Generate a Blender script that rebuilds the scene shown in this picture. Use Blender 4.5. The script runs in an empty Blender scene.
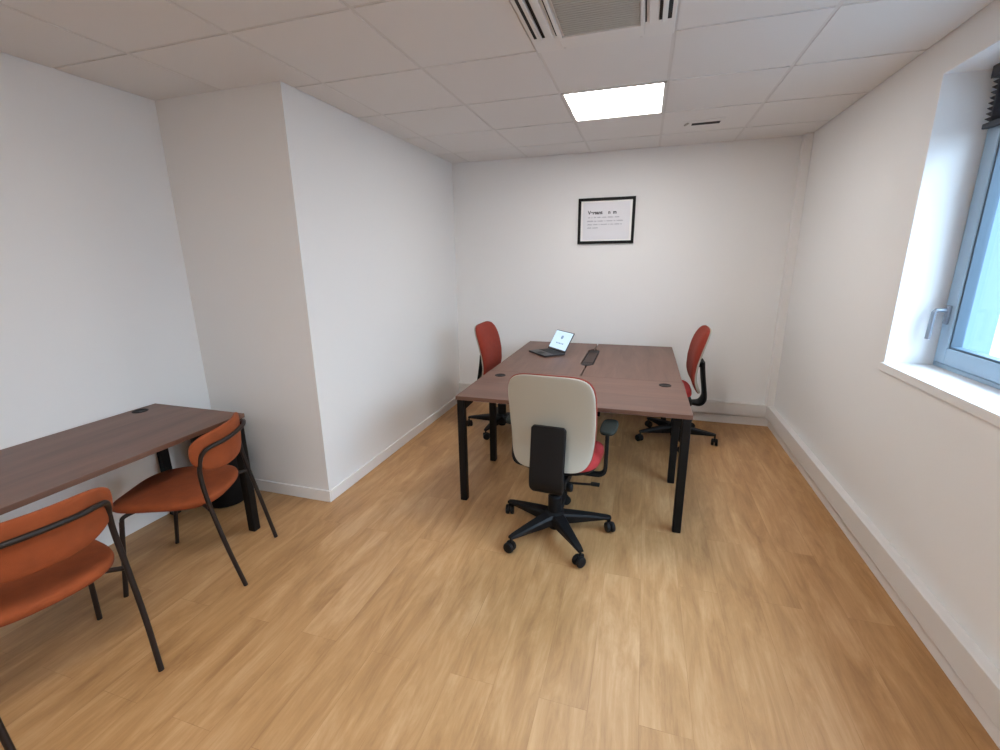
import bpy, bmesh, math, random
from math import radians as RAD, sin, cos, pi
from mathutils import Vector, Matrix

random.seed(7)
C = bpy.context.scene.collection
SC = bpy.context.scene

# ------------------------------------------------------------------ materials
def new_mat(name):
    m = bpy.data.materials.new(name); m.use_nodes = True
    nt = m.node_tree
    return m, nt, nt.nodes['Principled BSDF']

def N(nt, kind, **kw):
    n = nt.nodes.new(kind)
    for k, v in kw.items(): setattr(n, k, v)
    return n

def basic(name, col, rough=.5, metal=0, bump=0, bscale=200, vary=0, vscale=6, spec=.5, sheen=0):
    m, nt, b = new_mat(name)
    b.inputs['Base Color'].default_value = (*col, 1)
    b.inputs['Roughness'].default_value = rough
    b.inputs['Metallic'].default_value = metal
    b.inputs['Specular IOR Level'].default_value = spec
    if sheen:
        b.inputs['Sheen Weight'].default_value = sheen
        b.inputs['Sheen Roughness'].default_value = .5
    tc = N(nt, 'ShaderNodeTexCoord')
    if vary:
        nz = N(nt, 'ShaderNodeTexNoise'); nz.inputs['Scale'].default_value = vscale; nz.inputs['Detail'].default_value = 4
        nt.links.new(tc.outputs['Object'], nz.inputs['Vector'])
        r = N(nt, 'ShaderNodeValToRGB')
        r.color_ramp.elements[0].position = .3; r.color_ramp.elements[1].position = .7
        r.color_ramp.elements[0].color = (*[c*(1-vary) for c in col], 1)
        r.color_ramp.elements[1].color = (*[min(1, c*(1+vary)) for c in col], 1)
        nt.links.new(nz.outputs['Fac'], r.inputs['Fac']); nt.links.new(r.outputs['Color'], b.inputs['Base Color'])
    if bump:
        n2 = N(nt, 'ShaderNodeTexNoise'); n2.inputs['Scale'].default_value = bscale; n2.inputs['Detail'].default_value = 3
        nt.links.new(tc.outputs['Object'], n2.inputs['Vector'])
        bp = N(nt, 'ShaderNodeBump'); bp.inputs['Strength'].default_value = bump; bp.inputs['Distance'].default_value = .002
        nt.links.new(n2.outputs['Fac'], bp.inputs['Height']); nt.links.new(bp.outputs['Normal'], b.inputs['Normal'])
    return m

def emit(name, col, s):
    m = bpy.data.materials.new(name); m.use_nodes = True
    nt = m.node_tree; nt.nodes.clear()
    e = N(nt, 'ShaderNodeEmission'); o = N(nt, 'ShaderNodeOutputMaterial')
    e.inputs['Color'].default_value = (*col, 1); e.inputs['Strength'].default_value = s
    nt.links.new(e.outputs[0], o.inputs[0])
    return m

def floor_mat():
    m, nt, b = new_mat('oak_planks')
    tc = N(nt, 'ShaderNodeTexCoord')
    rot = N(nt, 'ShaderNodeMapping'); rot.inputs['Rotation'].default_value = (0, 0, RAD(90))
    rot.inputs['Location'].default_value = (.3, .07, 0)
    nt.links.new(tc.outputs['Object'], rot.inputs['Vector'])
    br = N(nt, 'ShaderNodeTexBrick')
    br.offset = .37; br.offset_frequency = 2
    br.inputs['Color1'].default_value = (0, 0, 0, 1); br.inputs['Color2'].default_value = (1, 1, 1, 1)
    br.inputs['Mortar'].default_value = (.2, .2, .2, 1)
    br.inputs['Scale'].default_value = 1; br.inputs['Mortar Size'].default_value = .0009
    br.inputs['Brick Width'].default_value = 1.22; br.inputs['Row Height'].default_value = .178
    nt.links.new(rot.outputs[0], br.inputs['Vector'])
    # long grain along the planks
    mp = N(nt, 'ShaderNodeMapping'); mp.inputs['Scale'].default_value = (9, 1.6, 1)
    nt.links.new(tc.outputs['Object'], mp.inputs['Vector'])
    add = N(nt, 'ShaderNodeVectorMath', operation='ADD')
    sc = N(nt, 'ShaderNodeVectorMath', operation='SCALE'); sc.inputs['Scale'].default_value = 1.6
    nt.links.new(br.outputs['Color'], sc.inputs[0])
    nt.links.new(mp.outputs[0], add.inputs[0]); nt.links.new(sc.outputs[0], add.inputs[1])
    n1 = N(nt, 'ShaderNodeTexNoise'); n1.inputs['Scale'].default_value = 1.3; n1.inputs['Detail'].default_value = 9; n1.inputs['Roughness'].default_value = .68; n1.inputs['Distortion'].default_value = .5
    nt.links.new(add.outputs[0], n1.inputs['Vector'])
    mp2 = N(nt, 'ShaderNodeMapping'); mp2.inputs['Scale'].default_value = (55, 2.2, 1)
    nt.links.new(tc.outputs['Object'], mp2.inputs['Vector'])
    n2 = N(nt, 'ShaderNodeTexNoise'); n2.inputs['Scale'].default_value = 1.6; n2.inputs['Detail'].default_value = 4
    nt.links.new(mp2.outputs[0], n2.inputs['Vector'])
    ramp = N(nt, 'ShaderNodeValToRGB'); cr = ramp.color_ramp
    cr.elements[0].position = .27; cr.elements[0].color = (.275, .130, .048, 1)
    cr.elements[1].position = .75; cr.elements[1].color = (.63, .39, .20, 1)
    e = cr.elements.new(.5); e.color = (.45, .243, .098, 1)
    mixv = N(nt, 'ShaderNodeMath', operation='MULTIPLY_ADD'); mixv.inputs[1].default_value = .16; 
    nt.links.new(n2.outputs['Fac'], mixv.inputs[0])
    m2 = N(nt, 'ShaderNodeMath', operation='MULTIPLY'); m2.inputs[1].default_value = .84
    nt.links.new(n1.outputs['Fac'], m2.inputs[0]); nt.links.new(m2.outputs[0], mixv.inputs[2])
    # per plank tone
    sep = N(nt, 'ShaderNodeSeparateColor'); nt.links.new(br.outputs['Color'], sep.inputs[0])
    ma = N(nt, 'ShaderNodeMath', operation='MULTIPLY_ADD'); ma.inputs[1].default_value = .06; 
    nt.links.new(sep.outputs[0], ma.inputs[0])
    sub = N(nt, 'ShaderNodeMath', operation='SUBTRACT'); sub.inputs[1].default_value = .03
    nt.links.new(mixv.outputs[0], sub.inputs[0]); nt.links.new(sub.outputs[0], ma.inputs[2])
    nt.links.new(ma.outputs[0], ramp.inputs['Fac'])
    seam = N(nt, 'ShaderNodeMix', data_type='RGBA'); seam.blend_type = 'MULTIPLY'
    seam.inputs[7].default_value = (.82, .78, .74, 1)
    nt.links.new(br.outputs['Fac'], seam.inputs[0]); nt.links.new(ramp.outputs['Color'], seam.inputs[6])
    nt.links.new(seam.outputs[2], b.inputs['Base Color'])
    b.inputs['Roughness'].default_value = .42
    b.inputs['Specular IOR Level'].default_value = .5
    bp = N(nt, 'ShaderNodeBump'); bp.inputs['Strength'].default_value = .12; bp.inputs['Distance'].default_value = .001
    nt.links.new(n2.outputs['Fac'], bp.inputs['Height']); nt.links.new(bp.outputs['Normal'], b.inputs['Normal'])
    return m

def wood_mat(name, along):
    m, nt, b = new_mat(name)
    tc = N(nt, 'ShaderNodeTexCoord')
    s = (1.2, 11, 11) if along == 'x' else (11, 1.2, 11)
    mp = N(nt, 'ShaderNodeMapping'); mp.inputs['Scale'].default_value = s
    nt.links.new(tc.outputs['Object'], mp.inputs['Vector'])
    n1 = N(nt, 'ShaderNodeTexNoise'); n1.inputs['Scale'].default_value = 1.1; n1.inputs['Detail'].default_value = 8; n1.inputs['Roughness'].default_value = .6; n1.inputs['Distortion'].default_value = .6
    nt.links.new(mp.outputs[0], n1.inputs['Vector'])
    ramp = N(nt, 'ShaderNodeValToRGB'); cr = ramp.color_ramp
    cr.elements[0].position = .28; cr.elements[0].color = (.098, .045, .029, 1)
    cr.elements[1].position = .75; cr.elements[1].color = (.185, .094, .064, 1)
    nt.links.new(n1.outputs['Fac'], ramp.inputs['Fac'])
    nt.links.new(ramp.outputs['Color'], b.inputs['Base Color'])
    b.inputs['Roughness'].default_value = .42
    return m

def brick_mat():
    m, nt, b = new_mat('pale_brick')
    tc = N(nt, 'ShaderNodeTexCoord')
    mp = N(nt, 'ShaderNodeMapping'); mp.inputs['Rotation'].default_value = (RAD(90), 0, RAD(90))
    nt.links.new(tc.outputs['Generated'], mp.inputs['Vector'])
    br = N(nt, 'ShaderNodeTexBrick'); br.inputs['Scale'].default_value = 24
    br.inputs['Color1'].default_value = (.20, .17, .165, 1); br.inputs['Color2'].default_value = (.27, .24, .23, 1)
    br.inputs['Mortar'].default_value = (.30, .30, .30, 1)
    nt.links.new(mp.outputs[0], br.inputs['Vector']); nt.links.new(br.outputs['Color'], b.inputs['Base Color'])
    b.inputs['Roughness'].default_value = .9
    return m

def glass_mat():
    m = bpy.data.materials.new('window_glass'); m.use_nodes = True
    nt = m.node_tree; nt.nodes.clear()
    t = N(nt, 'ShaderNodeBsdfTransparent'); g = N(nt, 'ShaderNodeBsdfGlossy'); g.inputs['Roughness'].default_value = .02
    t.inputs['Color'].default_value = (.94, .97, .98, 1)
    mx = N(nt, 'ShaderNodeMixShader'); lw = N(nt, 'ShaderNodeLayerWeight'); lw.inputs['Blend'].default_value = .5
    fr = N(nt, 'ShaderNodeMath', operation='POWER'); fr.inputs[1].default_value = 5; nt.links.new(lw.outputs['Facing'], fr.inputs[0])
    o = N(nt, 'ShaderNodeOutputMaterial')
    nt.links.new(fr.outputs[0], mx.inputs[0]); nt.links.new(t.outputs[0], mx.inputs[1]); nt.links.new(g.outputs[0], mx.inputs[2])
    nt.links.new(mx.outputs[0], o.inputs[0])
    return m

M = dict(
    wall=basic('white_wall_paint', (.80, .793, .785), .75, bump=.15, bscale=120),
    ceil=basic('ceiling_tile', (.725, .71, .70), .9, bump=.25, bscale=260),
    grid=basic('ceiling_grid', (.66, .64, .625), .8),
    trim=basic('white_trim', (.80, .785, .77), .45),
    trunk=basic('trunking_plastic', (.70, .68, .66), .4),
    reveal=basic('reveal_paint', (.86, .87, .88), .6),
    floor=floor_mat(),
    wood_x=wood_mat('walnut_laminate_x', 'x'), wood_y=wood_mat('walnut_laminate_y', 'y'),
    black=basic('black_metal', (.006, .0055, .0055), .5, bump=.1, bscale=400, spec=.2),
    black_pl=basic('black_plastic', (.007, .0065, .007), .55, bump=.15, bscale=300, spec=.22),
    brown_met=basic('bronze_metal', (.016, .010, .008), .45, spec=.3),
    dark_in=basic('dark_tray', (.05, .028, .022), .7),
    arm=basic('grey_green_foam', (.016, .019, .016), .7, spec=.15),
    red=basic('red_fabric', (.23, .026, .012), .95, bump=.4, bscale=500, vary=.08, vscale=30),
    redseat=basic('red_seat_fabric', (.38, .026, .026), .95, bump=.4, bscale=500, vary=.08, vscale=30),
    orange=basic('rust_fabric', (.26, .052, .009), .9, bump=.4, bscale=450, vary=.1, vscale=20),
    cream=basic('cream_plastic', (.39, .365, .305), .55, bump=.08, bscale=300),
    alu=basic('daylight_blue_aluminium', (.30, .42, .54), .45, metal=.0),  # grey aluminium; the blue daylight on it is put into the base colour
    gasket=basic('gasket', (.06, .10, .14), .6),
    steel=basic('satin_steel', (.26, .30, .36), .35, metal=.4),
    glass=glass_mat(),
    blind=basic('dark_blind', (.02, .024, .035), .5),
    white_pl=basic('white_plastic', (.72, .70, .68), .45),
    grille=basic('grey_grille', (.42, .41, .375), .7),
    slot=basic('black_slot', (.015, .015, .015), .8),
    paper=basic('poster_paper', (.74, .74, .78), .5),
    mat_b=basic('poster_mount', (.86, .85, .84), .6),
    ink=basic('black_ink', (.03, .03, .035), .6),
    ink_g=basic('grey_ink', (.36, .36, .42), .6),
    frame=basic('black_frame', (.005, .005, .005), .5, spec=.2),
    lap=basic('laptop_shell', (.035, .035, .04), .4, metal=.3),
    keys=basic('laptop_keys', (.012, .012, .014), .6),
    screen=emit('laptop_screen_glow', (.62, .80, 1.0), .95),
    scr_ink=emit('screen_graphic', (.22, .33, .5), .9),
    led=emit('led_diffuser', (1.0, .982, .958), 20),
    brick=brick_mat(),
    dark_lining=basic('dark_reveal_lining', (.14, .21, .28), .6),
    render_w=basic('pale_render', (.17, .18, .19), .8, bump=.2, bscale=60),
    pave=basic('pavement', (.12, .12, .12), .9, vary=.2),
)

# ------------------------------------------------------------------ mesh helpers
def obj(name, bm, m, parent=None, smooth=False, loc=(0, 0, 0), rotz=0, angle=35):
    me = bpy.data.meshes.new(name)
    bmesh.ops.recalc_face_normals(bm, faces=bm.faces[:])
    bm.to_mesh(me); bm.free()
    me.materials.append(m)
    if smooth:
        for p in me.polygons: p.use_smooth = True
        me.set_sharp_from_angle(angle=RAD(angle))
    o = bpy.data.objects.new(name, me); C.objects.link(o)
    o.location = loc; o.rotation_euler = (0, 0, rotz)
    if parent: o.parent = parent
    return o

def thing(name, label, cat, loc=(0, 0, 0), rotz=0, group=None):
    o = bpy.data.objects.new(name, None); C.objects.link(o)
    o.empty_display_size = .1
    o.location = loc; o.rotation_euler = (0, 0, rotz)
    tag(o, label, cat, group)
    return o

def tag(o, label, cat, group=None):
    o['label'] = label; o['category'] = cat
    if group: o['group'] = group
    return o

def struct(o):
    o['kind'] = 'structure'; return o

def box(bm, x0, x1, y0, y1, z0, z1, bev=0, seg=2, mtx=None):
    vs = [bm.verts.new((x, y, z)) for x in (x0, x1) for y in (y0, y1) for z in (z0, z1)]
    f = [(0, 1, 3, 2), (4, 6, 7, 5), (0, 4, 5, 1), (2, 3, 7, 6), (0, 2, 6, 4), (1, 5, 7, 3)]
    fs = [bm.faces.new([vs[i] for i in q]) for q in f]
    geo = vs
    if bev:
        es = list({e for fa in fs for e in fa.edges})
        r = bmesh.ops.bevel(bm, geom=es, offset=bev, segments=seg, profile=.5, affect='EDGES')
        geo = list({v for v in r['verts']} | {v for v in vs if v.is_valid})
    if mtx: bmesh.ops.transform(bm, matrix=mtx, verts=[v for v in geo if v.is_valid])
    return bm

def smooth_path(pts, n=6):
    """Catmull-Rom through the points."""
    P = [Vector(p) for p in pts]; out = []
    for i in range(len(P)-1):
        p0 = P[i-1] if i else P[0]*2-P[1]
        p1, p2 = P[i], P[i+1]
        p3 = P[i+2] if i+2 < len(P) else P[-1]*2-P[-2]
        for k in range(n):
            t = k/n
            out.append(.5*((2*p1)+(-p0+p2)*t+(2*p0-5*p1+4*p2-p3)*t*t+(-p0+3*p1-3*p2+p3)*t**3))
    out.append(P[-1]); return out

def round_path(pts, r, n=6):
    """Polyline with rounded corners of radius r."""
    P = [Vector(p) for p in pts]; out = [P[0]]
    for i in range(1, len(P)-1):
        a, b, c = P[i-1], P[i], P[i+1]
        ra = min(r, (a-b).length*.45); rc = min(r, (c-b).length*.45)
        s = b+(a-b).normalized()*ra; e = b+(c-b).normalized()*rc
        for k in range(n+1):
            t = k/n; out.append(s*(1-t)**2+b*2*t*(1-t)+e*t*t)
    out.append(P[-1]); return out

def sweep(bm, pts, section, closed_caps=True, up=None):
    """section: list of (a,b) offsets; swept with parallel transport."""
    P = [Vector(p) for p in pts]
    T = [(P[min(i+1, len(P)-1)]-P[max(i-1, 0)]).normalized() for i in range(len(P))]
    u = Vector(up) if up else (Vector((0, 0, 1)) if abs(T[0].z) < .9 else Vector((0, 1, 0)))
    rings = []
    for i, p in enumerate(P):
        u = (u-T[i]*u.dot(T[i])).normalized(); w = T[i].cross(u)
        rings.append([bm.verts.new(p+w*a+u*b) for a, b in section])
    n = len(section)
    for i in range(len(rings)-1):
        for k in range(n):
            bm.faces.new((rings[i][k], rings[i][(k+1) % n], rings[i+1][(k+1) % n], rings[i+1][k]))
    bm.faces.new(rings[0]); bm.faces.new(rings[-1][::-1])
    return bm

def tube(bm, pts, r, n=12):
    return sweep(bm, pts, [(r*cos(2*pi*k/n), r*sin(2*pi*k/n)) for k in range(n)])

def rrect(w, h, r, n=4):
    out = []
    for cx, cy, a0 in ((w/2-r, h/2-r, 0), (-w/2+r, h/2-r, 90), (-w/2+r, -h/2+r, 180), (w/2-r, -h/2+r, 270)):
        for k in range(n+1):
            a = RAD(a0+90*k/n); out.append((cx+r*cos(a), cy+r*sin(a)))
    return out

def lathe(bm, prof, n=32, cx=0, cy=0):
    rings = []
    for r, z in prof:
        rings.append([bm.verts.new((cx+r*cos(2*pi*k/n), cy+r*sin(2*pi*k/n), z)) for k in range(n)])
    for i in range(len(rings)-1):
        for k in range(n):
            bm.faces.new((rings[i][k], rings[i][(k+1) % n], rings[i+1][(k+1) % n], rings[i+1][k]))
    bm.faces.new(rings[0][::-1]); bm.faces.new(rings[-1])
    return bm

def prism(bm, outline, z0, z1, bev=0):
    lo = [bm.verts.new((x, y, z0)) for x, y in outline]; hi = [bm.verts.new((x, y, z1)) for x, y in outline]
    n = len(outline)
    bm.faces.new(lo[::-1]); bm.faces.new(hi)
    for k in range(n): bm.faces.new((lo[k], lo[(k+1) % n], hi[(k+1) % n], hi[k]))
    if bev:
        es = [e for e in bm.edges if abs(e.verts[0].co.z-e.verts[1].co.z) < 1e-6]
        bmesh.ops.bevel(bm, geom=es, offset=bev, segments=2, profile=.5, affect='EDGES')
    return bm

def pillow(bm, outline, mapping, h0, h1, p=3.0, rings=12):
    """Closed cushion over a 2-D outline: offsets run from -h0 to +h1, thinning to the rim."""
    n = len(outline)
    def sheet(h):
        rs = []
        for k in range(rings):
            t = 1-(1-(k+1)/rings)**1.8
            d = h*max(0, 1-t**p)**(1/p)
            rs.append([bm.verts.new(mapping(u*t, w*t, d)) for u, w in outline])
        return bm.verts.new(mapping(0, 0, h)), rs
    c1, r1 = sheet(h1); c0, r0 = sheet(-h0)
    for c, rs in ((c1, r1), (c0, r0)):
        for k in range(n): bm.faces.new((c, rs[0][k], rs[0][(k+1) % n]))
        for i in range(rings-1):
            for k in range(n): bm.faces.new((rs[i][k], rs[i+1][k], rs[i+1][(k+1) % n], rs[i][(k+1) % n]))
    bmesh.ops.remove_doubles(bm, verts=r1[-1]+r0[-1], dist=1e-6)
    return bm

def superellipse(a, b, e, n=72):
    out = []
    for k in range(n):
        t = 2*pi*k/n; c, s = cos(t), sin(t)
        out.append((a*math.copysign(abs(c)**(2/e), c), b*math.copysign(abs(s)**(2/e), s)))
    return out

def interp(tab, z):
    if z <= tab[0][0]:
        a, b = tab[0], tab[1]
    elif z >= tab[-1][0]:
        a, b = tab[-2], tab[-1]
    else:
        for a, b in zip(tab, tab[1:]):
            if a[0] <= z <= b[0]: break
    t = (z-a[0])/(b[0]-a[0])
    return [a[i]+(b[i]-a[i])*t for i in range(1, len(a))]

def dup(root, label, loc, rotz):
    r = root.copy(); C.objects.link(r); r.location = loc; r.rotation_euler = (0, 0, rotz); r['label'] = label
    for ch in list(root.children):
        c = ch.copy(); C.objects.link(c); c.parent = r
        for g in list(ch.children):
            d = g.copy(); C.objects.link(d); d.parent = c
    return r

# ------------------------------------------------------------------ room
H = 2.5195
XL, XR, YB, YF0 = -.519, 3.5664, 2.842, -5.1
BX, BY = .405, .505          # corner of the boxed-out wall
XO = 3.98                    # outside face of the window wall
WY0, WY1, WZ0, WZ1 = -1.55, 1.022, 1.030, 2.360

bm = bmesh.new(); box(bm, XL-.15, XO, YF0-.15, YB+.15, -.15, 0); struct(obj('floor', bm, M['floor']))
bm = bmesh.new(); box(bm, XL-.15, XL, YF0-.15, YB+.15, 0, H+.12); struct(obj('wall_left', bm, M['wall']))
bm = bmesh.new(); box(bm, XL, BX, BY, YB, 0, H+.02); struct(obj('wall_corner', bm, M['wall']))
bm = bmesh.new(); box(bm, BX, XO, YB, YB+.15, 0, H+.12); struct(obj('wall_back', bm, M['wall']))
bm = bmesh.new(); box(bm, XL, XO, YF0-.15, YF0, 0, H+.12); struct(obj('wall_front', bm, M['wall']))
bm = bmesh.new()
box(bm, XR, XO, YF0, WY0, 0, H+.12); box(bm, XR, XO, WY1, YB, 0, H+.12)
box(bm, XR, XO, WY0, WY1, 0, WZ0-.03); box(bm, XR, XO, WY0, WY1, WZ1, H+.12)
struct(obj('wall_right', bm, M['wall']))

# ceiling: tegular tiles in a 600 mm grid with thin shadow gaps
bm = bmesh.new()
SKIP = {(3, 0), (3, 2), (2, -3), (2, -6)}
g = .009
for i in range(-1, 6):
    for j in range(-9, 5):
        if (i, j) in SKIP: continue
        x0, x1 = max(i*.6+g, XL+.005), min(i*.6+.6-g, XR-.005)
        y0, y1 = max(j*.6+g, YF0+.005), min(j*.6+.6-g, YB-.005)
        if x1-x0 < .02 or y1-y0 < .02: continue
        if x1 < BX and y0 > BY: continue
        if x0 < BX-.01 and y1 > BY:
            if x1 > BX:      # strip beside the boxed-out wall
                if y0 < BY: 
                    box(bm, x0, x1, y0, BY-.005, H, H+.012)
                    box(bm, BX+.005, x1, BY-.006, y1, H, H+.012)
                else: box(bm, BX+.005, x1, y0, y1, H, H+.012)
            else: box(bm, x0, x1, y0, BY-.005, H, H+.012)
            continue
        box(bm, x0, x1, y0, y1, H, H+.012)
ceil = struct(obj('ceiling', bm, M['ceil']))
bm = bmesh.new()
for i in range(0, 6): box(bm, i*.6-.012, i*.6+.012, YF0, YB, H+.003, H+.0045)
for j in range(-8, 5): box(bm, XL, XR, j*.6-.012, j*.6+.012, H+.0048, H+.006)
box(bm, XL, XR, YF0, YB, H+.10, H+.12)
o = obj('ceiling_grid', bm, M['grid'], ceil)

# ------------------------------------------------------------------ skirtings and cable trunking
bm = bmesh.new()
box(bm, XL, BX+.013, BY-.013, BY, 0, .082, .003); 
struct(obj('baseboard_corner', bm, M['trim']))
bm = bmesh.new(); box(bm, BX, BX+.013, BY, YB, 0, .082, .003); struct(obj('baseboard_side', bm, M['trim']))
bm = bmesh.new(); box(bm, BX+.013, XR, YB-.014, YB, 0, .080, .003); struct(obj('baseboard_back', bm, M['trim']))
bm = bmesh.new(); box(bm, XR-.014, XR, YF0, YB-.014, 0, .080, .003); struct(obj('baseboard_right', bm, M['trim']))
def trunking(name, x0, x1, y0, y1):
    bm = bmesh.new(); box(bm, x0, x1, y0, y1, .098, .218, .004); return struct(obj(name, bm, M['trunk']))
trunking('trim_1', BX, XR-.05, YB-.045, YB)
trunking('trim_2', XR-.05, XR, YF0, YB)
bm = bmesh.new(); box(bm, XR-.062, XR, YB-.075, YB, .218, H, .004)
struct(obj('trim_3', bm, M['trim']))

# ------------------------------------------------------------------ window in the right wall
win = bpy.data.objects.new('window_1', None); C.objects.link(win); struct(win)
win.location = (3.775, WY1, WZ0)
def wpart(name, bm, m, smooth=False):
    bmesh.ops.translate(bm, verts=bm.verts[:], vec=(-3.775, -WY1, -WZ0))
    return obj(name, bm, m, win, smooth)
bm = bmesh.new()      # painted lining of the recess
box(bm, XR+.0005, 3.775, WY1-.004, WY1, WZ0, WZ1); box(bm, XR+.0005, 3.775, WY0, WY0+.004, WZ0, WZ1)
box(bm, XR+.0005, 3.775, WY0, WY1, WZ1-.004, WZ1)
wpart('recess_lining', bm, M['reveal'])
bm = bmesh.new(); box(bm, XR-.012, 3.79, WY0-.01, WY1+.008, WZ0-.042, WZ0, .003); wpart('window_sill', bm, M['trim'])
FX0, FX1 = 3.770, 3.840
bm = bmesh.new()      # dark lining added to keep the sky-lit outer reveal from blowing out
box(bm, FX1+.021, XO+.004, WY1-.006, WY1, WZ0, WZ1); box(bm, FX1+.021, XO+.004, WY0, WY0+.006, WZ0, WZ1)
box(bm, FX1+.021, XO+.004, WY0, WY1, WZ1-.006, WZ1)
wpart('outer_lining', bm, M['dark_lining'])
bm = bmesh.new()      # fixed outer frame
def rails(bm, y0, y1, z0, z1, w, x0, x1, bev=.004):
    box(bm, x0, x1, y1-w, y1, z0, z1, bev); box(bm, x0, x1, y0, y0+w, z0, z1, bev)
    box(bm, x0, x1, y0+w*.98, y1-w*.98, z0, z0+w, bev); box(bm, x0, x1, y0+w*.98, y1-w*.98, z1-w, z1, bev)
rails(bm, WY0+.004, WY1-.004, WZ0, WZ1-.004, .022, FX0, FX1+.02)
box(bm, FX0, FX1+.02, -.29, -.25, WZ0+.02, WZ1-.02, .004)
wpart('window_frame', bm, M['alu'])
for nm, y0, y1 in (('near', -.247, WY1-.030), ('far', WY0+.030, -.293)):
    bm = bmesh.new(); rails(bm, y0, y1, WZ0+.026, WZ1-.03, .078, FX0-.012, FX1-.02, .006)
    s = wpart('sash', bm, M['alu'])
    bm = bmesh.new(); rails(bm, y0+.077, y1-.077, WZ0+.102, WZ1-.107, .012, FX0-.004, FX1-.028, .002)
    bmesh.ops.translate(bm, verts=bm.verts[:], vec=(-3.775, -WY1, -WZ0)); obj('gasket', bm, M['gasket'], s)
    bm = bmesh.new(); box(bm, 3.800, 3.806, y0+.082, y1-.082, WZ0+.108, WZ1-.112)
    bmesh.ops.translate(bm, verts=bm.verts[:], vec=(-3.775, -WY1, -WZ0)); obj('pane', bm, M['glass'], s)
# handle on the sash nearest the back wall
bm = bmesh.new()
box(bm, FX0-.024, FX0-.010, .945, .975, 1.245, 1.335, .004)
tube(bm, [(FX0-.014, .960, 1.312), (FX0-.066, .960, 1.312)], .0085)
sweep(bm, round_path([(FX0-.056, .960, 1.312), (FX0-.070, .962, 1.306), (FX0-.072, .965, 1.17)], .012), rrect(.024, .013, .005), up=(1, 0, 0))
wpart('window_handle', bm, M['steel'], True)
bm = bmesh.new(); box(bm, 3.84, XO+.03, WY0, WY1, WZ0-.03, WZ0+.012, .004); wpart('outer_sill', bm, M['render_w'])

# venetian blind pulled up at the head of the window
bl = thing('window_blind', 'black slatted blind raised to the top of the window', 'blind', (3.738, (WY0+WY1)/2, WZ1-.004))
W2 = (WY1-WY0)/2-.048
bm = bmesh.new(); box(bm, -.022, .022, -W2, W2, -.05, 0, .003); obj('head_rail', bm, M['blind'], bl)
bm = bmesh.new(); box(bm, -.014, .014, -W2, W2, -.250, -.228, .004); obj('bottom_rail', bm, M['blind'], bl)
bm = bmesh.new()
for k in range(8):
    z = -.068-k*.021
    box(bm, -.013, .013, -W2+.004, W2-.004, -.0006, .0006, 0, 2, Matrix.Translation((0, 0, z)) @ Matrix.Rotation(RAD(28), 4, 'Y'))
o = obj('slats', bm, M['blind'], bl)
for y in (-W2+.12, 0, W2-.05):
    bm = bmesh.new(); box(bm, -.0145, -.0135, y-.002, y+.002, -.24, -.04); obj('ladder_cord', bm, M['blind'], bl)

# ------------------------------------------------------------------ outside
bm = bmesh.new(); box(bm, XO, 60, -40, 60, -3.3, -3.2); struct(obj('ground', bm, M['pave']))
bd = thing('building', 'pale brick building seen through the window pane', 'building', (9, 10, -3.2))
bm = bmesh.new(); box(bm, 0, 6, -9, 12, 0, 4.0); obj('wall', bm, M['brick'], bd)
bm = bmesh.new(); box(bm, -.06, 6.06, -9.06, 12.06, 4.0, 4.14, .01); obj('parapet', bm, M['render_w'], bd)

# ------------------------------------------------------------------ ceiling fittings
def led_panel(cx, cy, label):
    t = thing('ceiling_light', label, 'ceiling light', (cx, cy, H), 0, 'square LED panels in the ceiling')
    bm = bmesh.new()
    for a in (0, 90, 180, 270):
        box(bm, -.297, .297, .280, .297, -.004, .02, .002, 2, Matrix.Rotation(RAD(a), 4, 'Z'))
    box(bm, -.29, .29, -.29, .29, .012, .02)
    obj('light_frame', bm, M['white_pl'], t)
    bm = bmesh.new(); box(bm, -.2795, .2795, -.2795, .2795, .001, .006); obj('diffuser', bm, M['led'], t)
led_panel(2.1, 1.5, 'square white LED ceiling panel lit above the desks')
led_panel(1.5, -1.5, 'unseen square LED ceiling panel added just behind the camera for light')  # unseen panel, added to light the room from behind
led_panel(1.5, -3.3, 'unseen square LED ceiling panel added far behind the camera for light')  # second unseen panel, added to brighten the boxed-out wall

ac = thing('air_conditioner', 'white ceiling cassette air conditioner with grey grille', 'air conditioner', (2.1, .3, H))
bm = bmesh.new(); box(bm, -.298, .298, -.298, .298, -.012, .02, .004)
obj('casing', bm, M['white_pl'], ac)
bm = bmesh.new()
for s in (1, -1):
    box(bm, min(s*.163, s*.178), max(s*.163, s*.178), -.245, .165, -.024, -.010, .002)
    box(bm, min(s*.196, s*.228), max(s*.196, s*.228), -.245, .150, -.022, -.010, .002)
box(bm, -.178, .178, .164, .262, -.020, -.010, .003); box(bm, -.178, .178, -.268, -.246, -.020, -.010, .003)
obj('panel_frame', bm, M['white_pl'], ac)
bm = bmesh.new(); box(bm, -.150, .160, -.235, .152, -.019, -.011)
for k in range(22):
    y = -.230+k*.0173; box(bm, -.150, .160, y, y+.008, -.0205, -.018)
gr = obj('grille', bm, M['grille'], ac)
for s in (1, -1):
    for a, b in ((.234, .246), (.266, .282), (.181, .1865)):
        bm = bmesh.new(); box(bm, min(s*a, s*b), max(s*a, s*b), -.245, .152, -.0135, -.0118)
        obj('air_slot', bm, M['slot'], ac)
    bm = bmesh.new(); box(bm, -.010, .010, -.21, .187, -.003, .003, .0015, 2, Matrix.Translation((s*.256, -.035, -.020)) @ Matrix.Rotation(RAD(s*-18), 4, 'Y'))
    obj('louvre', bm, M['white_pl'], ac)
    bm = bmesh.new(); lathe(bm, [(.006, -.021), (.006, -.0185)], 12, s*.165, .262); obj('panel_clip', bm, M['grid'], ac)

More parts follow.
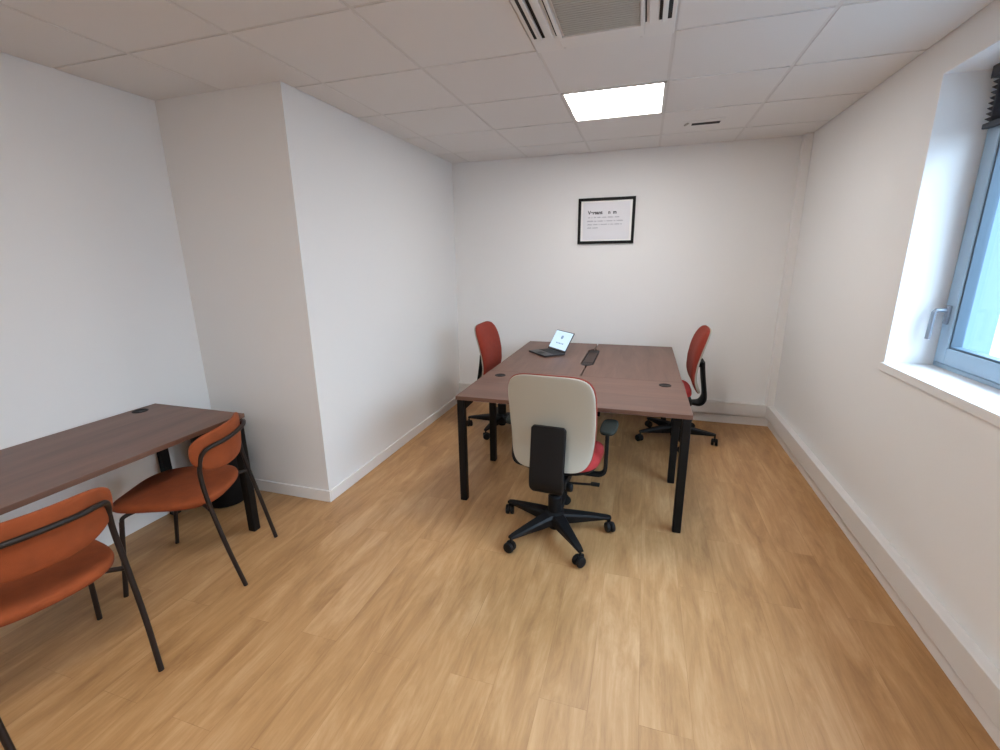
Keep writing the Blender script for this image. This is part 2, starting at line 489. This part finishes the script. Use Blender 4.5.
vt = thing('ceiling_vent', 'small ceiling air vent with dark slot right of the lit panel', 'vent', (2.68, 2.13, H))
bm = bmesh.new(); box(bm, -.14, .14, -.065, .065, -.004, .002, .0015); obj('vent_plate', bm, M['ceil'], vt)
bm = bmesh.new(); box(bm, -.075, .115, -.004, .046, -.007, -.0035, .001); obj('slot', bm, M['slot'], vt)
bm = bmesh.new(); box(bm, -.008, .008, -.03, .03, -.012, -.003, .002, 2, Matrix.Translation((-.112, -.005, 0)) @ Matrix.Rotation(RAD(18), 4, 'Z')); obj('tab', bm, M['grille'], vt)

# ------------------------------------------------------------------ framed poster on the back wall
ps = thing('framed_poster', 'black framed text poster hanging on the back wall', 'poster', (1.964, YB, 1.913), 0)
ps.rotation_euler = (0, RAD(0), 0)
w, h, b = .262, .208, .026
bm = bmesh.new()
box(bm, -w, w, -.022, -.001, h-b, h, .002); box(bm, -w, w, -.022, -.001, -h, -h+b, .002)
box(bm, -w, -w+b, -.0215, -.001, -h+b*.9, h-b*.9, .002); box(bm, w-b, w, -.0215, -.001, -h+b*.9, h-b*.9, .002)
obj('picture_frame', bm, M['frame'], ps)
bm = bmesh.new(); box(bm, -w+b*.9, w-b*.9, -.012, -.002, -h+b*.9, h-b*.9); obj('mount', bm, M['mat_b'], ps)
bm = bmesh.new(); box(bm, -w+b+.02, w-b-.02, -.0132, -.0118, -h+b+.015, h-b-.015); obj('print', bm, M['paper'], ps)
def text(name, body, size, x, z, m, parent, bold=0):
    cu = bpy.data.curves.new(name, 'FONT'); cu.body = body; cu.size = size; cu.extrude = .0004; cu.offset = bold
    cu.materials.append(m)
    t = bpy.data.objects.new(name, cu); C.objects.link(t)
    dg = bpy.context.evaluated_depsgraph_get(); dg.update()
    me = bpy.data.meshes.new_from_object(t.evaluated_get(dg)); me.name = name
    bpy.data.objects.remove(t); bpy.data.curves.remove(cu)
    o = bpy.data.objects.new(name, me); C.objects.link(o); o.parent = parent
    o.location = (x, -.0140, z); o.rotation_euler = (RAD(90), 0, 0)
    return o
for wtxt, wx in (('Versant', -.170), ('n', .018), ('m', .062)): text('heading_word', wtxt, .043, wx, .063, M['ink'], ps, .0016)
rr = random.Random(3)
for z, x0, x1 in ((.034, -.168, .122), (.001, -.174, .160), (-.030, -.174, .150), (-.060, -.172, -.060)):
    x = x0; bm = bmesh.new()
    while x < x1-.01:
        wl = min(rr.uniform(.010, .062), x1-x)
        # a printed word too small to read: a run of letter strokes
        xx = x
        while xx < x+wl-.004:
            hh = .006+.006*rr.random()
            box(bm, xx, xx+.0032, -.0142, -.0130, z-.006, z-.006+hh); xx += .0052
        box(bm, x, x+wl-.003, -.0142, -.0130, z-.0012, z+.0012)
        x += wl+.009
    obj('text_line', bm, M['ink_g'], ps)

# ------------------------------------------------------------------ desks
ZT0, ZT1 = .715, .74
def grommet(parent, x, y):
    bm = bmesh.new(); lathe(bm, [(.040, ZT1-.012), (.040, ZT1+.0025), (.034, ZT1+.004), (.030, ZT1+.0015), (.004, ZT1+.0012)], 32, x, y)
    gq = obj('cable_grommet', bm, M['black_pl'], parent, True)
    bm = bmesh.new(); box(bm, x-.014, x+.014, y-.030, y-.014, ZT1+.0014, ZT1+.0036, .0006); obj('cable_slot', bm, M['slot'], gq)

def leg_bm(x, y, sx, sy, gus=True):
    """square leg whose outer corner is (x, y); it runs inward by sx, sy; gusset plates at the top"""
    bm = bmesh.new(); w = .048
    box(bm, min(x, x+sx*w), max(x, x+sx*w), min(y, y+sy*w), max(y, y+sy*w), 0, ZT0, .006)
    if gus:
        t = .012
        x1 = x+sx*w*.9; xe = x+sx*(w+.055)
        vs = [(x1, ZT0-.075), (xe, ZT0-.018), (xe, ZT0-.001), (x1, ZT0-.001)]
        ya, yb = y+sy*.018, y+sy*(.018+t)
        A = [bm.verts.new((a, ya, z)) for a, z in vs]; B = [bm.verts.new((a, yb, z)) for a, z in vs]
        bm.faces.new(A); bm.faces.new(B[::-1])
        for k in range(4): bm.faces.new((A[k], A[(k+1) % 4], B[(k+1) % 4], B[k]))
    return bm

# crosswise desk nearest the camera
d = thing('desk', 'walnut desk set crosswise under the cream-backed chair', 'desk', (1.945, 1.105, 0), 0, 'walnut desks pushed together')
hx, hy = .700, .3485
bm = bmesh.new(); box(bm, -hx, hx, -hy, hy, ZT0, ZT1, .001); obj('tabletop', bm, M['wood_x'], d)
for sx in (1, -1):
    for sy in (1, -1):
        obj('leg', leg_bm(sx*(hx-.003), sy*(hy-.010), -sx, -sy, sy < 0), M['black'], d)
bm = bmesh.new()
for sx in (1, -1): box(bm, sx*(hx-.027)-.02, sx*(hx-.027)+.02, -hy+.055, hy-.055, ZT0-.045, ZT0-.0005, .003)
box(bm, -hx+.04, hx-.04, .20, .24, ZT0-.045, ZT0-.0005, .003)
obj('desk_frame', bm, M['black'], d)
grommet(d, -.578, .222); grommet(d, .578, .240)

# two desks back to back behind it, with a shared cut-out for the cable tray
Y0, Y1 = -.6555, .655
NY0, NY1 = 1.80-2.11, 2.46-2.11
def side_desk(cx, s, label):
    """s = +1: the inner (cut-out) edge is on the +x side"""
    d = thing('desk', label, 'desk', (cx, 2.11, 0), 0, 'walnut desks pushed together')
    W = .3455
    o = [(-W*s, Y0), (W*s, Y0), (W*s, NY0-.02), ((W-.028)*s, NY0), ((W-.048)*s, NY0+.04), ((W-.048)*s, NY1-.04), ((W-.028)*s, NY1), (W*s, NY1+.02), (W*s, Y1), (-W*s, Y1)]
    bm = bmesh.new(); prism(bm, o, ZT0, ZT1, .001); obj('tabletop', bm, M['wood_y'], d)
    for sx in (1, -1):
        obj('leg', leg_bm(sx*(W-.003), Y1-.03, -sx, -1, False), M['black'], d)
    bm = bmesh.new()
    for sx in (1, -1): box(bm, sx*(W-.027)-.02, sx*(W-.027)+.02, Y0+.02, Y1-.075, ZT0-.045, ZT0-.0005, .003)
    box(bm, -W+.04, W-.04, Y0+.02, Y0+.06, ZT0-.045, ZT0-.0005, .003); box(bm, -W+.04, W-.04, Y1-.075, Y1-.04, ZT0-.045, ZT0-.0005, .003)
    obj('desk_frame', bm, M['black'], d)
    return d
dl = side_desk(1.5925, 1, 'walnut desk holding the open laptop')
dr = side_desk(2.2945, -1, 'bare walnut desk in front of the right-hand red chair')
# flush cable box in the cut-out
cb = thing('cable_box', 'dark cable access box set flush between the two back-to-back desks', 'cable box', (1.9435, 2.13, ZT0))
hl = .325
def octo(w, l, c): return [(-w+c, -l), (w-c, -l), (w, -l+c), (w, l-c), (w-c, l), (-w+c, l), (-w, l-c), (-w, -l+c)]
bm = bmesh.new(); prism(bm, octo(.0445, hl-.004, .018), -.005, .0215, .001); obj('box_body', bm, M['black_pl'], cb)
bm = bmesh.new(); box(bm, -.036, .038, -hl+.115, hl-.125, .021, .0235, .001); obj('lid', bm, M['dark_in'], cb)
for k in range(4):
    bm = bmesh.new(); box(bm, -.034+k*.0185, -.034+k*.0185+.013, -hl+.055, -hl+.095, .021, .0232, .001); obj('socket', bm, M['dark_in'], cb)

# desk along the left wall
d = thing('desk', 'walnut desk against the left wall behind the orange chairs', 'desk', (-.152, -.568, 0))
hx, hy = .350, .70
bm = bmesh.new(); box(bm, -hx, hx, -hy, hy, ZT0, ZT1, .0025); obj('tabletop', bm, M['wood_y'], d)
for sx in (1, -1):
    for sy in (1, -1): obj('leg', leg_bm(sx*(hx-.003), sy*(hy-.012), -sx, -sy, False), M['black'], d)
bm = bmesh.new()
for sy in (1, -1): box(bm, -hx+.05, hx-.05, sy*(hy-.03)-.02, sy*(hy-.03)+.02, ZT0-.045, ZT0-.0005, .003)
box(bm, -.02, .02, -hy+.05, hy-.05, ZT0-.045, ZT0-.0005, .003)
obj('desk_frame', bm, M['black'], d)
grommet(d, -.285, .565)

# black waste bin in the corner behind the left desk
bm = bmesh.new()
lathe(bm, [(.09, .0), (.115, .006), (.128, .03), (.150, .55), (.155, .565), (.155, .578), (.148, .58), (.140, .55), (.118, .04), (.01, .035)], 40)
tag(obj('waste_bin', bm, M['black_pl'], None, True, (-.285, .325, 0)), 'black waste bin standing in the corner behind the left desk', 'bin')

# ------------------------------------------------------------------ task chairs
BACK = [(.445, -.186, -.158), (.49, -.160, -.125), (.53, -.141, -.102), (.57, -.129, -.083), (.61, -.122, -.071), (.66, -.122, -.067), (.73, -.130, -.068),
        (.80, -.146, -.077), (.875, -.167, -.093), (.93, -.184, -.112), (.975, -.197, -.132), (1.02, -.212, -.160)]
BZ, BH, BW = .738, .271, .239
def smooth_tab(z):
    s = [interp(BACK, z+dz) for dz in (-.03, -.015, 0, .015, .03)]
    return [sum(q[i] for q in s)/5 for i in range(2)]

def make_task_chair(label, loc, rotz, base=0):
    t = thing('task_chair', label, 'office chair', loc, rotz, 'red task chairs around the walnut desks')
    # five-star base
    bm = bmesh.new()
    lathe(bm, [(.040, .055), (.056, .065), (.060, .10), (.055, .136), (.042, .145)], 24)
    for k in range(5):
        a = RAD(90+72*k+base)
        st = []
        for r, zt, zb, wd in ((.030, .136, .070, .044), (.12, .128, .073, .036), (.22, .116, .079, .027), (.305, .103, .083, .021), (.332, .097, .083, .016)):
            st.append([Vector((r, wd*.75, zt)), Vector((r, wd, zt-.012)), Vector((r, wd*.8, zb)), Vector((r, -wd*.8, zb)), Vector((r, -wd, zt-.012)), Vector((r, -wd*.75, zt))])
        mt = Matrix.Rotation(a, 4, 'Z')
        rg = [[bm.verts.new(mt @ v) for v in q] for q in st]
        for i in range(4):
            for j in range(6): bm.faces.new((rg[i][j], rg[i][(j+1) % 6], rg[i+1][(j+1) % 6], rg[i+1][j]))
        bm.faces.new(rg[0]); bm.faces.new(rg[-1][::-1])
    obj('star_base', bm, M['black_pl'], t, True)
    for k in range(5):
        a = RAD(90+72*k+base); R = .325
        bm = bmesh.new()
        sw = RAD(40+65*k)
        for s in (-1, 1):
            q = bmesh.new(); lathe(q, [(.021, -.012), (.0275, -.010), (.0305, -.004), (.0305, .004), (.0275, .010), (.021, .012)], 22)
            me = bpy.data.meshes.new('tmp'); q.to_mesh(me); q.free()
            n0 = len(bm.verts); bm.from_mesh(me); bpy.data.meshes.remove(me)
            bm.verts.ensure_lookup_table()
            bmesh.ops.transform(bm, matrix=Matrix.Rotation(sw, 4, 'Z') @ Matrix.Translation((.008, s*.015, .0305)) @ Matrix.Rotation(RAD(90), 4, 'X'), verts=bm.verts[n0:])
        n0 = len(bm.verts)
        box(bm, -.024, .022, -.008, .008, .028, .064, .006); bm.verts.ensure_lookup_table()
        bmesh.ops.transform(bm, matrix=Matrix.Rotation(sw, 4, 'Z'), verts=bm.verts[n0:])
        lathe(bm, [(.007, .05), (.007, .09)], 10)
        bmesh.ops.translate(bm, verts=bm.verts[:], vec=(R*cos(a), R*sin(a), 0))
        obj('caster', bm, M['black_pl'], t, True)
    bm = bmesh.new(); lathe(bm, [(.032, .030), (.036, .04), (.040, .12), (.040, .235), (.034, .242), (.018, .245), (.018, .35)], 24); obj('gas_lift', bm, M['black_pl'], t, True)
    # tilt mechanism with lever and knob
    bm = bmesh.new(); box(bm, -.085, .085, -.11, .13, .335, .395, .012)
    box(bm, -.05, .05, -.08, .05, .295, .34, .010)
    mech = obj('tilt_mechanism', bm, M['black_pl'], t, True)
    bm = bmesh.new(); tube(bm, [(.05, -.03, .345), (.20, -.02, .355), (.23, -.015, .358)], .007, 10); box(bm, .205, .255, -.03, .0, .351, .365, .004); obj('lever', bm, M['black_pl'], mech, True)
    bm = bmesh.new(); lathe(bm, [(.020, 0), (.024, .006), (.024, .035), (.018, .042)], 18)
    bmesh.ops.transform(bm, matrix=Matrix.Translation((.075, -.075, .345)) @ Matrix.Rotation(RAD(90), 4, 'Y'), verts=bm.verts[:]); obj('knob', bm, M['black_pl'], mech, True)
    # seat
    out = [(u, w*1.0) for u, w in superellipse(.243, .215, 3.4)]
    def smap(u, w, dd):
        dip = -.028*max(0, (w-.12)/.115)**2
        return (u, .115+w, .452+dip+dd+.012*(u/.24)**2)
    bm = bmesh.new(); pillow(bm, out, smap, .018, .052, 4.5); obj('seat', bm, M['redseat'], t, True, angle=60)
    bm = bmesh.new(); pillow(bm, [(u*.93, w*.93) for u, w in out], lambda u, w, dd: smap(u, w, dd-.02), .026, .016, 5); obj('seat_pan', bm, M['black_pl'], t, True, angle=60)
    # back rest: cream shell behind, red upholstery in front
    ob = [(u*(1-.055*max(0, -w/BH)), w) for u, w in superellipse(BW, BH, 5.2, 96)]
    def bmap(front):
        def f(u, w, dd):
            z = BZ+w; r, fr = smooth_tab(z)
            wrap = .014*(u/BW)**2
            y = (r+.014 if not front else r+.020) + wrap
            return (u, y+dd, z)
        return f
    bm = bmesh.new(); pillow(bm, [(u*.985, w*.988) for u, w in ob], bmap(False), .014, .009, 6, 14); obj('back_shell', bm, M['cream'], t, True, angle=60)
    def fmap(u, w, dd):
        z = BZ+w; r, fr = smooth_tab(z); th = (fr-r)
        return (u, r+.021+.014*(u/BW)**2+dd*(th-.021)/.030, z)
    bm = bmesh.new(); pillow(bm, ob, fmap, .006, .030, 4, 14); obj('back_cushion', bm, M['red'], t, True, angle=60)
    # spine: plate behind the shell, bending forward under the seat
    bm = bmesh.new()
    path = smooth_path([(0, -.168, .726), (0, -.173, .67), (0, -.188, .56), (0, -.206, .45), (0, -.204, .395), (0, -.170, .355), (0, -.085, .352)], 6)
    n0 = 0
    sec = rrect(.19, .024, .010)
    P = [Vector(p) for p in path]
    rings = []
    for i, p in enumerate(P):
        T = (P[min(i+1, len(P)-1)]-P[max(i-1, 0)]).normalized(); X = Vector((1, 0, 0)); n_ = X.cross(T)
        z = p.z
        sc = 1.0
        if i == 0: sc = .88
        elif i == 1: sc = .97
        if p.y > -.200 and p.z < .42: sc = 1-.45*min(1, (p.y+.200)/.08)
        rings.append([bm.verts.new(p+X*a*sc+n_*b) for a, b in sec])
    for i in range(len(rings)-1):
        for k in range(len(sec)): bm.faces.new((rings[i][k], rings[i][(k+1) % len(sec)], rings[i+1][(k+1) % len(sec)], rings[i+1][k]))
    bm.faces.new(rings[0]); bm.faces.new(rings[-1][::-1])
    box(bm, -.045, .045, -.172, -.128, .675, .705, .006)
    obj('spine', bm, M['black_pl'], t, True)
    return t

proto = make_task_chair('red task chair seen from behind with cream back shell and armrests', (1.926, .588, 0), RAD(-4), 3)
make_task_chair('red task chair left of the desks facing the laptop', (1.125, 2.135, 0), RAD(-91), 189)
make_task_chair('red task chair seen side-on at the right end of the desks', (2.690, 2.28, 0), RAD(90.5), 25)
for s in (1, -1):        # only the chair in front shows armrests
    bm = bmesh.new()
    sweep(bm, round_path([(s*.10, .05, .385), (s*.272, .06, .385), (s*.272, .075, .648)], .05), rrect(.040, .022, .006))
    ap = obj('armrest', bm, M['black_pl'], proto, True)
    bm = bmesh.new()
    pillow(bm, superellipse(.046, .115, 3), lambda u, w, dd: (s*.275+u, .115+w, .655+dd), .012, .014, 5, 8)
    obj('arm_pad', bm, M['arm'], ap, True, angle=60)

# ------------------------------------------------------------------ rust chairs at the left desk
def make_chair(label, loc, rotz):
    t = thing('upholstered_chair', label, 'chair', loc, rotz, 'rust orange chairs at the left desk')
    R = .0105
    # one bent tube: rear leg, over the back and down the other rear leg
    for s in (1, -1):
        bm = bmesh.new()
        tube(bm, smooth_path([(s*.205, -.280, 0), (s*.212, -.232, .22), (s*.210, -.186, .45), (s*.205, -.166, .60), (s*.202, -.172, .675)], 6), R)
        obj('leg', bm, M['brown_met'], t, True)
        bm = bmesh.new()
        tube(bm, [(s*.216, .275, 0), (s*.208, .218, .40)], R)
        obj('leg', bm, M['brown_met'], t, True)
    bm = bmesh.new()
    half = [(.202, -.172, .675), (.201, -.186, .712), (.190, -.208, .738), (.162, -.226, .746), (.10, -.246, .746)]
    tube(bm, smooth_path([(-x, y, z) for x, y, z in half]+[(0, -.253, .746)]+half[::-1], 6), R)
    obj('back_rail', bm, M['brown_met'], t, True)
    bm = bmesh.new()
    for s in (1, -1):
        tube(bm, round_path([(s*.208, .218, .395), (s*.207, .212, .425), (s*.15, .17, .430)], .03), R*.9)
        tube(bm, [(s*.214, -.186, .44), (s*.15, -.12, .44)], R*.9)
    tube(bm, [(-.15, .17, .430), (.15, .17, .430)], R*.9); tube(bm, [(-.15, -.12, .44), (.15, -.12, .44)], R*.9)
    for s in (1, -1): tube(bm, [(s*.15, .17, .43), (s*.15, -.12, .44)], R*.9)
    obj('seat_frame', bm, M['brown_met'], t, True)
    # seat: thick cushion, wide and round at the back, edges rising a little
    out = [(u*(1-.05*w/.235), w) for u, w in superellipse(.222, .250, 3.4)]
    def smap(u, w, dd): return (u, .072+w, .450+dd+.018*(u/.24)**2-.012*max(0, w/.235)**2)
    bm = bmesh.new(); pillow(bm, out, smap, .042, .036, 2.8); obj('seat', bm, M['orange'], t, True, angle=70)
    # backrest: curved pad, straight along the top, rounded below
    out = []
    for u, w in superellipse(.230, .5, 3.6, 96):
        if w > 0: out.append((u, w*.17))
        else:
            out.append((u*(1-.24*(-w/.5)**2), w*.245))
    def bmap(u, w, dd):
        return (u, -.226+.080*(u/.240)**2-.06*w+dd, .722+w)
    bm = bmesh.new(); pillow(bm, out, bmap, .016, .022, 3.5); obj('backrest', bm, M['orange'], t, True, angle=70)
    return t
c1 = make_chair('rust orange chair at the left desk nearer the corner and bin', (.179, -.228, 0), RAD(113.5))
dup(c1, 'rust orange chair cut off by the left edge of the photo', (.277, -.938, 0), RAD(79))

# ------------------------------------------------------------------ laptop
lp = thing('laptop', 'open dark laptop with glowing pale blue screen', 'laptop', (1.542, 2.18, ZT1), RAD(-47))
# local: +y is away from the user (hinge side), x along the hinge
LW, LD = .142, .105
bm = bmesh.new(); box(bm, -LW, LW, -LD, LD, .002, .016, .004)
for sx in (1, -1):
    for sy in (1, -1): box(bm, sx*.12-.01, sx*.12+.01, sy*.085-.006, sy*.085+.006, 0, .003)
base = obj('laptop_base', bm, M['lap'], lp)
bm = bmesh.new()
for r in range(5):
    for k in range(12): box(bm, -.126+k*.0212, -.126+k*.0212+.018, -.005+r*.0185, -.005+r*.0185+.0155, .0155, .0175, .0006, 1)
obj('keyboard', bm, M['keys'], base)
bm = bmesh.new(); box(bm, -.045, .045, -.090, -.030, .0158, .0166, .0003, 1); obj('touchpad', bm, M['keys'], base)
TL = Matrix.Translation((0, LD-.004, .016)) @ Matrix.Rotation(RAD(-31), 4, 'X')
bm = bmesh.new(); box(bm, -LW, LW, -.004, .003, .0, .198, .003, 2, TL); lid = obj('laptop_lid', bm, M['lap'], lp)
bm = bmesh.new(); box(bm, -LW+.007, LW-.007, -.0052, -.0035, .020, .191, 0, 2, TL); obj('screen', bm, M['screen'], lid)
bm = bmesh.new()
lathe(bm, [(.018, 0), (.018, .0006)], 20)
bmesh.ops.transform(bm, matrix=TL @ Matrix.Translation((.0, -.0052, .135)) @ Matrix.Rotation(RAD(90), 4, 'X'), verts=bm.verts[:])
obj('screen_icon', bm, M['scr_ink'], lid); bm = bmesh.new()
for k, (a, wd) in enumerate(((-.055, .020), (-.030, .012), (-.012, .026), (.022, .014), (.042, .020))):
    box(bm, a, a+wd, -.0058, -.0051, .070, .080, 0, 2, TL)
obj('screen_caption', bm, M['scr_ink'], lid)

# ------------------------------------------------------------------ light, camera, colour
wd = bpy.data.worlds.new('sky'); SC.world = wd; wd.use_nodes = True
nt = wd.node_tree; bg = nt.nodes['Background']
tc = N(nt, 'ShaderNodeTexCoord'); nz = N(nt, 'ShaderNodeTexNoise'); nz.inputs['Scale'].default_value = 2.2; nz.inputs['Detail'].default_value = 5
rp = N(nt, 'ShaderNodeValToRGB'); rp.color_ramp.elements[0].position = .35; rp.color_ramp.elements[1].position = .65
rp.color_ramp.elements[0].color = (.42, .68, 1, 1); rp.color_ramp.elements[1].color = (.78, .89, 1, 1)
nt.links.new(tc.outputs['Generated'], nz.inputs['Vector']); nt.links.new(nz.outputs['Fac'], rp.inputs['Fac']); nt.links.new(rp.outputs['Color'], bg.inputs['Color'])
# overcast sky: brightest overhead
sx = N(nt, 'ShaderNodeSeparateXYZ'); nt.links.new(tc.outputs['Generated'], sx.inputs[0])
mr = N(nt, 'ShaderNodeMapRange'); mr.inputs['From Min'].default_value = 0; mr.inputs['From Max'].default_value = .8
mr.inputs['To Min'].default_value = 3.6; mr.inputs['To Max'].default_value = 19
nt.links.new(sx.outputs['Z'], mr.inputs['Value']); nt.links.new(mr.outputs[0], bg.inputs['Strength'])

cam = bpy.data.cameras.new('camera'); cam.sensor_width = 36; cam.lens = 450.2338/1000*36; cam.clip_start = .05
co = bpy.data.objects.new('camera', cam); C.objects.link(co)
co.location = (2.3399, -1.7657, 1.5834); co.rotation_euler = (RAD(75.45), RAD(.731), RAD(17.311))
SC.camera = co

SC.view_settings.view_transform = 'Standard'; SC.view_settings.look = 'None'
SC.view_settings.exposure = .35; SC.view_settings.gamma = 1; SC.view_settings.use_curve_mapping = False
SC.cycles.max_bounces = 10; SC.cycles.diffuse_bounces = 6; SC.cycles.sample_clamp_indirect = 8
SC.cycles.use_denoising = True
